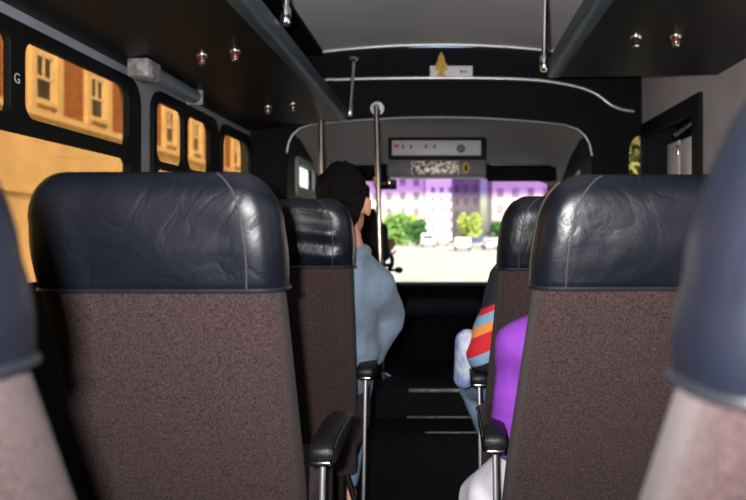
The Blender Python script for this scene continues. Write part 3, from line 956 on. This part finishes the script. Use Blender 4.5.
def person(label, J, skin, shirt, trousers, hair, shoes, face=(0, 1, 0), k=1.0, puff=.014, hat=None, extra=(), extra_t=(), fold=.006):
    V = {a: Vector(b) for a, b in J.items()}
    base = V['pelvis'].copy(); base.z = V.get('floor', Vector((0, 0, 0))).z
    t = thing('person', label, 'person', base)
    Fd = Vector(face).normalized(); U = (Vector((0, 0, 1)) - Fd * Fd.z).normalized(); R = Fd.cross(U)
    rot = Matrix((R, Fd, U)).transposed()
    H = V['head']
    def L(x, y, z): return H + (R * x + Fd * y + U * z) * k
    # the body, one continuous mesh
    bm = bmesh.new()
    ball(bm, L(0, -.008, .022), .1 * k, (.76, .95, .98), rot, 3)
    ball(bm, L(0, .030, -.045), .07 * k, (.86, .98, 1.0), rot, 3)
    ball(bm, L(0, .062, -.088), .03 * k, (1.1, .8, .8), rot)
    limb(bm, L(0, .098, .012), .010 * k, L(0, .108, -.022), .015 * k)
    ball(bm, L(0, .090, -.055), .017 * k, (1.5, .7, .5), rot)
    for e in (-1, 1):
        ball(bm, L(e * .030, .082, .030), .012 * k, (1.6, .7, .6), rot)
        ball(bm, L(e * .084, -.004, -.012), .028 * k, (.36, .66, 1.05), rot)
        ball(bm, L(e * .089, -.012, .008), .019 * k, (.4, .8, 1.0), rot)
    limb(bm, V['neck'], .058 * k, L(0, -.018, -.055), .052 * k)
    def torso(bm, g):
        limb(bm, V['pelvis'], .125 * k + g, V['belly'], .115 * k + g)
        limb(bm, V['belly'], .115 * k + g, V['chest'], .13 * k + g)
        limb(bm, V['chest'], .13 * k + g, V['neck'] - Vector((0, 0, .05)), .062 * k + g)
        for s in 'lr':
            limb(bm, V['chest'], .12 * k + g, V['sh_' + s], .058 * k + g)
            limb(bm, V['neck'] - Vector((0, 0, .03)), .045 * k + g, V['sh_' + s], .055 * k + g)
            limb(bm, V['pelvis'], .12 * k + g, V['hip_' + s], .092 * k + g)
    def arms(bm, g, upto=1.0):
        for s in 'lr':
            limb(bm, V['sh_' + s], .054 * k + g, V['el_' + s], .043 * k + g)
            e = V['el_' + s].lerp(V['wr_' + s], upto)
            limb(bm, V['el_' + s], .041 * k + g, e, (.041 - .013 * upto) * k + g)
    def legs(bm, g, upto=1.0):
        for s in 'lr':
            limb(bm, V['hip_' + s], .092 * k + g, V['kn_' + s], .060 * k + g)
            e = V['kn_' + s].lerp(V['an_' + s], upto)
            limb(bm, V['kn_' + s], .057 * k + g, e, (.057 - .02 * upto) * k + g)
    torso(bm, -.004); arms(bm, -.003); legs(bm, -.004)
    for s in 'lr':
        d = V.get('hd_' + s, V['wr_' + s] - V['el_' + s])
        hand(bm, V['wr_' + s], d, V.get('pn_' + s, Vector((0, 0, -1))), 38, s == 'l', k)
        limb(bm, V['an_' + s], .038 * k, V['toe_' + s], .030 * k)
    remesh('body', bm, .007, 3, skin, t)
    # clothes
    bm = bmesh.new(); torso(bm, puff); arms(bm, puff, .93)
    for a, ra, b, rb in extra:
        limb(bm, a, ra, b, rb)
    sh = remesh('shirt', bm, .009, 6, shirt, t)
    for v in sh.data.vertices:       # drapery: slanting soft folds
        q = v.co
        a = noise.noise(Vector((q.x * 7 + q.z * 5, q.y * 7, q.z * 13 - q.x * 6)))
        b = noise.noise(Vector((q.x * 21 + q.z * 9, q.y * 16, q.z * 34)))
        v.co += v.normal * ((.16 - abs(a)) * fold * 1.8 + b * fold * .35)
    rg = [V['neck'] + Vector((.066 * k * cos(2 * pi * i / 24), .064 * k * sin(2 * pi * i / 24) - .004, .012 * sin(2 * pi * i / 24) - .012)) for i in range(24)]
    MB().tube(rg, .016 * k, 8, flat=1.3, closed=True).build('collar', shirt, t)
    bm = bmesh.new()
    limb(bm, V['pelvis'], .125 * k + .02, V['pelvis'] + Vector((0, 0, .05)), .12 * k + .018)
    for s in 'lr':
        limb(bm, V['pelvis'], .12 * k + .018, V['hip_' + s], .092 * k + .014)
    legs(bm, .014, .93)
    for a, ra, b, rb in extra_t:
        limb(bm, a, ra, b, rb)
    remesh('trousers', bm, .010, 5, trousers, t)
    for s in 'lr':
        bm = bmesh.new()
        dz = Vector((0, 0, .012))
        limb(bm, V['an_' + s] - Vector((0, 0, .03)), .048 * k, V['toe_' + s] + dz, .043 * k)
        remesh('shoe', bm, .008, 3, shoes, t)
    # hair: crown and back of the skull, face left free
    if hat is None:
        bm = bmesh.new()
        ball(bm, L(0, -.020, .036), .103 * k, (.80, .94, .97), rot, 3)
        ball(bm, L(0, -.050, -.018), .075 * k, (.94, .70, 1.0), rot, 3)
        for i in range(90):
            a = random.uniform(0, 2 * pi); b = random.uniform(-.5, 1.4)
            ball(bm, L(.080 * cos(a) * cos(b), -.02 + .096 * sin(a) * cos(b) * (1 if sin(a) < 0 else .8), .036 + .1 * sin(b)), random.uniform(.006, .012) * k, sub=1)
        remesh('hair', bm, .006, 2, hair, t)
    else:
        bm = bmesh.new()
        ball(bm, L(0, -.008, .040), .106 * k, (.84, .98, .92), rot, 3)
        for q in range(24):
            a = 2 * pi * q / 24
            ball(bm, L(.084 * cos(a), -.008 + .098 * sin(a), .028), .013 * k, sub=1)
        remesh('cap', bm, .006, 2, hat, t)
        bm = bmesh.new()
        ball(bm, L(0, -.045, -.02), .08 * k, (.95, .7, 1.0), rot, 3)
        remesh('hair', bm, .006, 2, hair, t)
    for e in (-1, 1):
        ey = MB().sphere(L(e * .030, .0765, .017), .0125 * k).build('eye', M['eye'], t)
        MB().sphere(L(e * .030, .0865, .017), .0058 * k, (1, .55, 1)).build('iris', M['ink'], ey)
    return t, V

# passenger in denim, in the second seat on the window side
t, V = person('person seen from behind in a pale blue denim shirt with short black hair',
    dict(pelvis=(-.40, 2.42, .56), belly=(-.365, 2.43, .68), chest=(-.36, 2.42, .79), neck=(-.325, 2.38, .955), head=(-.338, 2.395, 1.10),
         sh_l=(-.53, 2.44, .855), sh_r=(-.245, 2.43, .825), el_l=(-.60, 2.56, .64), el_r=(-.205, 2.54, .72),
         wr_l=(-.47, 2.76, .62), wr_r=(-.325, 2.74, .66), hip_l=(-.53, 2.45, .54), hip_r=(-.36, 2.45, .54),
         kn_l=(-.56, 2.86, .52), kn_r=(-.34, 2.86, .52), an_l=(-.56, 2.86, .10), an_r=(-.352, 2.50, .13), toe_l=(-.57, 3.0, .04), toe_r=(-.40, 2.68, .05)),
    M['skin'], M['denim'], M['jeans'], M['hair'], M['tan'], face=(.12, 1, 0), puff=.022,
    extra=[((-.205, 2.52, .70), .062, (-.27, 2.50, .60), .066), ((-.36, 2.44, .76), .13, (-.34, 2.44, .62), .125)])
# driver
t, V = person('person driving, one dark sleeve reaching to the steering wheel',
    dict(pelvis=(-.62, 4.93, .68), belly=(-.62, 4.90, .80), chest=(-.62, 4.88, .92), neck=(-.62, 4.89, 1.11), head=(-.625, 4.93, 1.25),
         sh_l=(-.80, 4.92, 1.03), sh_r=(-.46, 4.93, 1.02), el_l=(-.86, 5.08, .84), el_r=(-.45, 5.10, .86), wr_l=(-.80, 5.24, .86), wr_r=(-.452, 5.235, .872),
         hd_r=(.5, .35, .62), pn_r=(-.5, .6, -.2), hip_l=(-.71, 4.95, .66), hip_r=(-.53, 4.95, .66), kn_l=(-.76, 5.36, .62), kn_r=(-.48, 5.36, .62),
         an_l=(-.76, 5.50, .24), an_r=(-.46, 5.52, .24), toe_l=(-.76, 5.66, .2), toe_r=(-.46, 5.66, .2), floor=(0, 0, STEP_Z)),
    M['skindark'], M['darkjacket'], M['darktrouser'], M['hair'], M['shoe'])
MB().tube([Vector((-.455, 5.205, .870)), Vector((-.452, 5.232, .873))], .043, 14).build('shirt_cuff', M['white'], t)
# striped jacket, second seat on the other side
axis = Vector((-.42, 0, .90)).normalized()
def sp(px, py): return axis.dot(P(px, py, 2.23))
red, blu, org, nav = (.50, .012, .02), (.20, .32, .46), (.72, .24, .05), (.008, .009, .016)
zs = [sp(480, y) for y in (364, 353.5, 335, 326.5, 316, 310.5)]
stripe = striped('striped_jacket', axis, [(zs[0], blu), (zs[1], red), (zs[2], org), (zs[3], blu), (zs[4], red), (zs[5], nav)], nav)
t, V = person('person in a dark jacket with red, orange and blue sleeve stripes and a red cap',
    dict(pelvis=(.35, 2.32, .56), belly=(.345, 2.31, .66), chest=(.335, 2.28, .76), neck=(.345, 2.25, .925), head=(.368, 2.265, 1.026),
         sh_l=(.20, 2.28, .85), sh_r=(.50, 2.30, .83), el_l=(.118, 2.24, .635), el_r=(.54, 2.42, .62), wr_l=(.10, 2.44, .545), wr_r=(.40, 2.60, .58),
         hd_l=(.5, .6, .0), hip_l=(.27, 2.34, .53), hip_r=(.43, 2.34, .53), kn_l=(.112, 2.66, .45), kn_r=(.46, 2.74, .5),
         an_l=(.24, 2.60, .10), an_r=(.46, 2.72, .10), toe_l=(.25, 2.74, .05), toe_r=(.46, 2.86, .05)),
    M['skin'], stripe, M['jeans'], M['hair'], M['shoe'], k=.95, puff=.02, hat=M['redcap'])
bm = bmesh.new(); limb(bm, (.068, 2.26, .665), .044, (.058, 2.31, .545), .036)
remesh('lower_sleeve', bm, .008, 4, M['palesleeve'], t)
# purple, third seat
t, V = person('person in a purple top and white trousers, mostly hidden behind the seat back',
    dict(pelvis=(.34, 1.62, .56), belly=(.335, 1.60, .64), chest=(.32, 1.57, .71), neck=(.33, 1.535, .855), head=(.345, 1.56, .975),
         sh_l=(.168, 1.60, .755), sh_r=(.46, 1.58, .77), el_l=(.152, 1.66, .535), el_r=(.50, 1.70, .57), wr_l=(.21, 1.84, .57), wr_r=(.40, 1.85, .56),
         hip_l=(.28, 1.66, .53), hip_r=(.41, 1.66, .53), kn_l=(.094, 1.93, .298), kn_r=(.40, 1.99, .47),
         an_l=(.13, 1.98, .09), an_r=(.40, 2.0, .09), toe_l=(.12, 2.10, .045), toe_r=(.40, 2.11, .045)),
    M['skin'], M['purple'], M['whitetrouser'], M['hair'], M['shoe'], k=.86, puff=.017, extra_t=[((.120, 1.86, .325), .072, (.106, 1.93, .300), .074)])


# ------------------------------------------------------------------ outdoors
GZ = -.70
struct(MB().box((-160, -60, GZ - .3), (160, 330, GZ)).build('ground', M['asphalt'], smooth=False))
struct(MB().box((-14.0, -40, GZ), (-9.5, 70, GZ + .14)).build('pavement', M['pave'], smooth=False))
struct(MB().box((-9.5, -40, GZ), (-9.2, 70, GZ + .15)).build('kerb', M['kerb'], smooth=False))

struct(MB().box((3.2, -40, GZ), (9.0, 34, GZ + .14)).build('pavement', M['pave'], smooth=False))  # unseen pale pavement added to bounce sunlight into the bus
# long stone building along the left
FX = -14.0
t = thing('stone_building', 'long cream stone building with brick panels, seen through the side windows', 'building', (FX - 3, 40, GZ))
MB().box((FX - 10, 8, GZ), (FX, 64, 16)).build('facade', M['stone'], t, smooth=False)
c = MB().box((FX - .1, 8, 5.05), (FX + .22, 64, 5.28)).box((FX - .1, 8, 2.4), (FX + .12, 64, 2.62))
c.build('string_course', M['stone'], t, smooth=False)
per = 3.82
y = 24.62 - per * 4
while y < 62:
    MB().box((FX - .05, y + 1.75, 5.3), (FX + .03, y + 3.32, 9.6)).build('brick_panel', M['brick'], t, smooth=False)
    for pa, pb in ((-.42, -.06), (1.2, 1.66)):
        MB().box((FX - .05, y + pa, 5.28), (FX + .16, y + pb, 9.6), .03).build('pilaster', M['stone'], t, smooth=False)
    fr = MB()
    z0, z1 = 5.62, 7.25
    for a, b in (((y, z0), (y + .09, z1)), ((y + 1.0, z0), (y + 1.09, z1)), ((y, z0), (y + 1.09, z0 + .09)), ((y, z1 - .09), (y + 1.09, z1)),
                 ((y, (z0 + z1) / 2 - .05), (y + 1.09, (z0 + z1) / 2 + .05)), ((y + .5, (z0 + z1) / 2), (y + .56, z1))):
        fr.box((FX - .02, a[0], a[1]), (FX + .07, b[0], b[1]))
    f = fr.build('window_frame', M['winwhite'], t, smooth=False)
    MB().box((FX - .01, y + .05, z0 + .05), (FX + .02, y + 1.05, z1 - .05)).build('window_pane', M['darkglass'], f, smooth=False)
    MB().box((FX - .01, y - .1, z0 - .14), (FX + .2, y + 1.2, z0)).build('window_sill', M['stone'], f, smooth=False)
    y += per

def tower(name, label, x0, x1, y0, y1, h, m, nx_, nz_, z0=2.0):
    t = thing(name, label, 'building', ((x0 + x1) / 2, y0, GZ), 'buildings beyond the street')
    MB().box((x0, y0, GZ), (x1, y1, h)).build('walls', m, t, smooth=False)
    MB().box((x0 - .4, y0 - .4, h - .8), (x1 + .4, y1, h + .3)).build('cornice', m, t, smooth=False)
    w = (x1 - x0) / nx_
    for i in range(nx_):
        for j in range(nz_):
            zz = z0 + j * 3.4
            MB().box((x0 + w * (i + .28), y0 - .05, zz), (x0 + w * (i + .72), y0 + .1, zz + 1.9)).build('window_pane', M['towerglass'], t, smooth=False)
tower('office_block', 'pale stone block far down the street, behind the round trees', -30, -5.2, 165, 185, 34, M['bcream'], 8, 5)
tower('office_block', 'mauve brick block far down the street, just right of the bright gap', 1.6, 9.0, 190, 205, 30, M['blilac'], 3, 5)
tower('office_block', 'pinkish stone block far down the street, partly behind the striped person\'s seat', 9.6, 32, 150, 170, 34, M['bpink'], 7, 5)


tower('office_block', 'added pale tall block standing in for bright sky at the far end of the street', -12, 6, 250, 265, 60, M['skygap'], 6, 5)  # added block, its pale colour stands in for the bright sky gap


def tree(name, label, x, y, hgt, rad, m, n, leaf=.3, group='street trees ahead', trunk=.16, zc=None):
    t = thing(name, label, 'tree', (x, y, GZ), group)
    b = MB()
    top = GZ + hgt
    b.tube([(x, y, GZ), (x + .05, y, GZ + hgt * .35), (x - .05, y + .05, GZ + hgt * .7)], [trunk, trunk * .8, trunk * .4], 8)
    for q in range(5):
        a = 2 * pi * q / 5
        b.tube([(x, y, GZ + hgt * (.32 + .05 * q)), (x + cos(a) * rad * .7, y + sin(a) * rad * .7, GZ + hgt * (.55 + .06 * q))], [trunk * .4, trunk * .15], 6)
    b.build('trunk', M['bark'], t)
    cr = bmesh.new()
    cl = []
    for q in range(14):
        a = random.uniform(0, 2 * pi); e = random.random() ** .5 * rad * .62
        cl.append((Vector((x + cos(a) * e, y + sin(a) * e, top - rad + random.uniform(-.75, .55) * rad)), rad * random.uniform(.38, .55)))
    for i in range(n):
        c_, r_ = random.choice(cl)
        d = Vector((random.gauss(0, 1), random.gauss(0, 1), random.gauss(0, 1))).normalized() * r_ * random.uniform(.5, 1) 
        p = c_ + d
        u = Vector((random.gauss(0, 1), random.gauss(0, 1), random.gauss(0, .6))).normalized()
        v = u.cross(Vector((random.gauss(0, 1), random.gauss(0, 1), random.gauss(0, 1)))).normalized()
        s = leaf * random.uniform(.6, 1.2)
        cr.faces.new([cr.verts.new(p + u * s), cr.verts.new(p + v * s * .5), cr.verts.new(p - u * s), cr.verts.new(p - v * s * .5)])
    me = bpy.data.meshes.new('crown'); cr.to_mesh(me); cr.free()
    link('crown', me, m, t, False)
tree('street_tree', 'broad bright green tree at the far end of the street, nearest the pole', -8.3, 125, 5.9, 3.2, M['leaf'], 1500, .42)
tree('street_tree', 'round darker green tree beside the broad bright one', -4.6, 116, 4.7, 2.1, M['leafdark'], 1300, .36)
tree('street_tree', 'pale green tree standing behind the round darker one', -6.6, 140, 6.4, 2.6, M['leafy'], 1200, .42)
tree('street_tree', 'yellow-green tree in front of the mauve block', 4.6, 128, 5.8, 2.6, M['leafy'], 1400, .40)
tree('street_tree', 'dark green tree between the yellow-green tree and the striped person\'s seat', 9.8, 132, 5.4, 2.2, M['leafdark'], 1200, .38)
tree('roadside_tree', 'turning green and orange tree seen through the little corner window', 3.35, 12.2, 4.6, 1.5, M['leafwarm'], 2600, .13, group=None)


def car(name, label, x, y, m, van=False, w=1.76, ln=4.3):
    t = thing(name, label, 'van' if van else 'car', (x, y, GZ), 'cars on the street ahead')
    h = 1.95 if van else 1.45
    z = GZ
    b = MB()
    if van:
        prof = [(y, z + .35), (y, z + 1.75), (y + .2, z + h), (y + ln - 1.3, z + h), (y + ln - .6, z + 1.15), (y + ln, z + 1.0), (y + ln, z + .3)]
    else:
        prof = [(y, z + .35), (y - .02, z + .80), (y + .35, z + .93), (y + .95, z + h - .04), (y + 1.4, z + h), (y + 2.3, z + h - .03), (y + 3.1, z + .96), (y + ln - .15, z + .80), (y + ln, z + .55), (y + ln, z + .28)]
    b.prism(prof, 'x', x - w / 2, x + w / 2, .10)
    b.build('car_body', m, t)
    if van:
        MB().box((x - w * .38, y - .02, z + 1.15), (x + w * .38, y + .03, z + 1.65), .02).build('rear_window', M['darkglass'], t)
    else:
        MB().prism([(y + .38, z + .97), (y + .92, z + h - .10), (y + .97, z + h - .10), (y + .44, z + .94)], 'x', x - w * .38, x + w * .38).build('rear_window', M['darkglass'], t, smooth=False)
    for s in (-1, 1):
        MB().box((x + s * w * .40 - .13, y - .04, z + .62), (x + s * w * .40 + .13, y + .02, z + .78), .01).build('tail_light', M['taillight'], t)
        for yy in (.75, ln - .85):
            MB().tube([(x + s * (w / 2 - .2), y + yy, z + .31), (x + s * (w / 2 + .01), y + yy, z + .31)], .31, 16).build('wheel', M['tyre'], t)
    MB().box((x - w * .48, y - .10, z + .35), (x + w * .48, y + .05, z + .52), .03).build('bumper', M['carsilver'], t)
    return t
car('car', 'white car driving ahead in the middle of the street', 1.85, 79, M['carwhite'])
car('van', 'white van parked below the round dark green tree', -2.6, 104, M['carwhite'], True, 1.9, 4.9)
car('car', 'silver car parked beyond the white car', -.6, 118, M['carsilver'])
car('car', 'dark blue car beside the white car driving ahead', 4.3, 100, M['carblue'])
car('car', 'pale silver car at the kerb nearest the striped person\'s seat', 5.3, 84, M['carsilver'])

# ------------------------------------------------------------------ light: daylight and the camera's flash
w = bpy.data.worlds.new('daylight'); SC.world = w
w.use_nodes = True
nt = w.node_tree
bg = nt.nodes['Background']
sky = nt.nodes.new('ShaderNodeTexSky')
sky.sky_type = 'NISHITA'
sky.sun_disc = False
sky.sun_elevation = radians(42)
sky.sun_rotation = radians(130)
sky.air_density = 1.2
sky.dust_density = 2.5
nt.links.new(sky.outputs[0], bg.inputs[0])
bg.inputs[1].default_value = .36
s = bpy.data.lights.new('sun', 'SUN'); s.energy = 12; s.angle = radians(.6); s.color = (1, .90, .74)
so = bpy.data.objects.new('sun', s); COL.objects.link(so)
so.rotation_euler = Vector((-.36, .69, -.63)).to_track_quat('-Z', 'Y').to_euler()
fl = bpy.data.lights.new('camera_flash', 'SPOT'); fl.energy = 250; fl.spot_size = radians(128); fl.spot_blend = 1.0
fl.shadow_soft_size = .018; fl.color = (1, .96, .95)
fo = bpy.data.objects.new('camera_flash', fl); COL.objects.link(fo)
fo.location = (-.06, .0, CAMZ + .035)
fo.rotation_euler = (radians(103), 0, radians(2))

# ------------------------------------------------------------------ camera
cd = bpy.data.cameras.new('camera')
cd.sensor_width = 36; cd.lens = 36 * F / 746
cd.shift_x = -(446 - 373) / 746
cd.shift_y = -(250 - 235) / 746
cd.clip_start = .02; cd.clip_end = 1000
cd.dof.use_dof = True; cd.dof.focus_distance = 1.7; cd.dof.aperture_fstop = 4.0
co = bpy.data.objects.new('camera', cd); COL.objects.link(co)
co.location = (0, 0, CAMZ); co.rotation_euler = (radians(90), 0, 0)
SC.camera = co
SC.view_settings.view_transform = 'Standard'
SC.view_settings.look = 'None'
SC.view_settings.exposure = 0.0
SC.view_settings.gamma = 1.0
SC.view_settings.use_curve_mapping = False
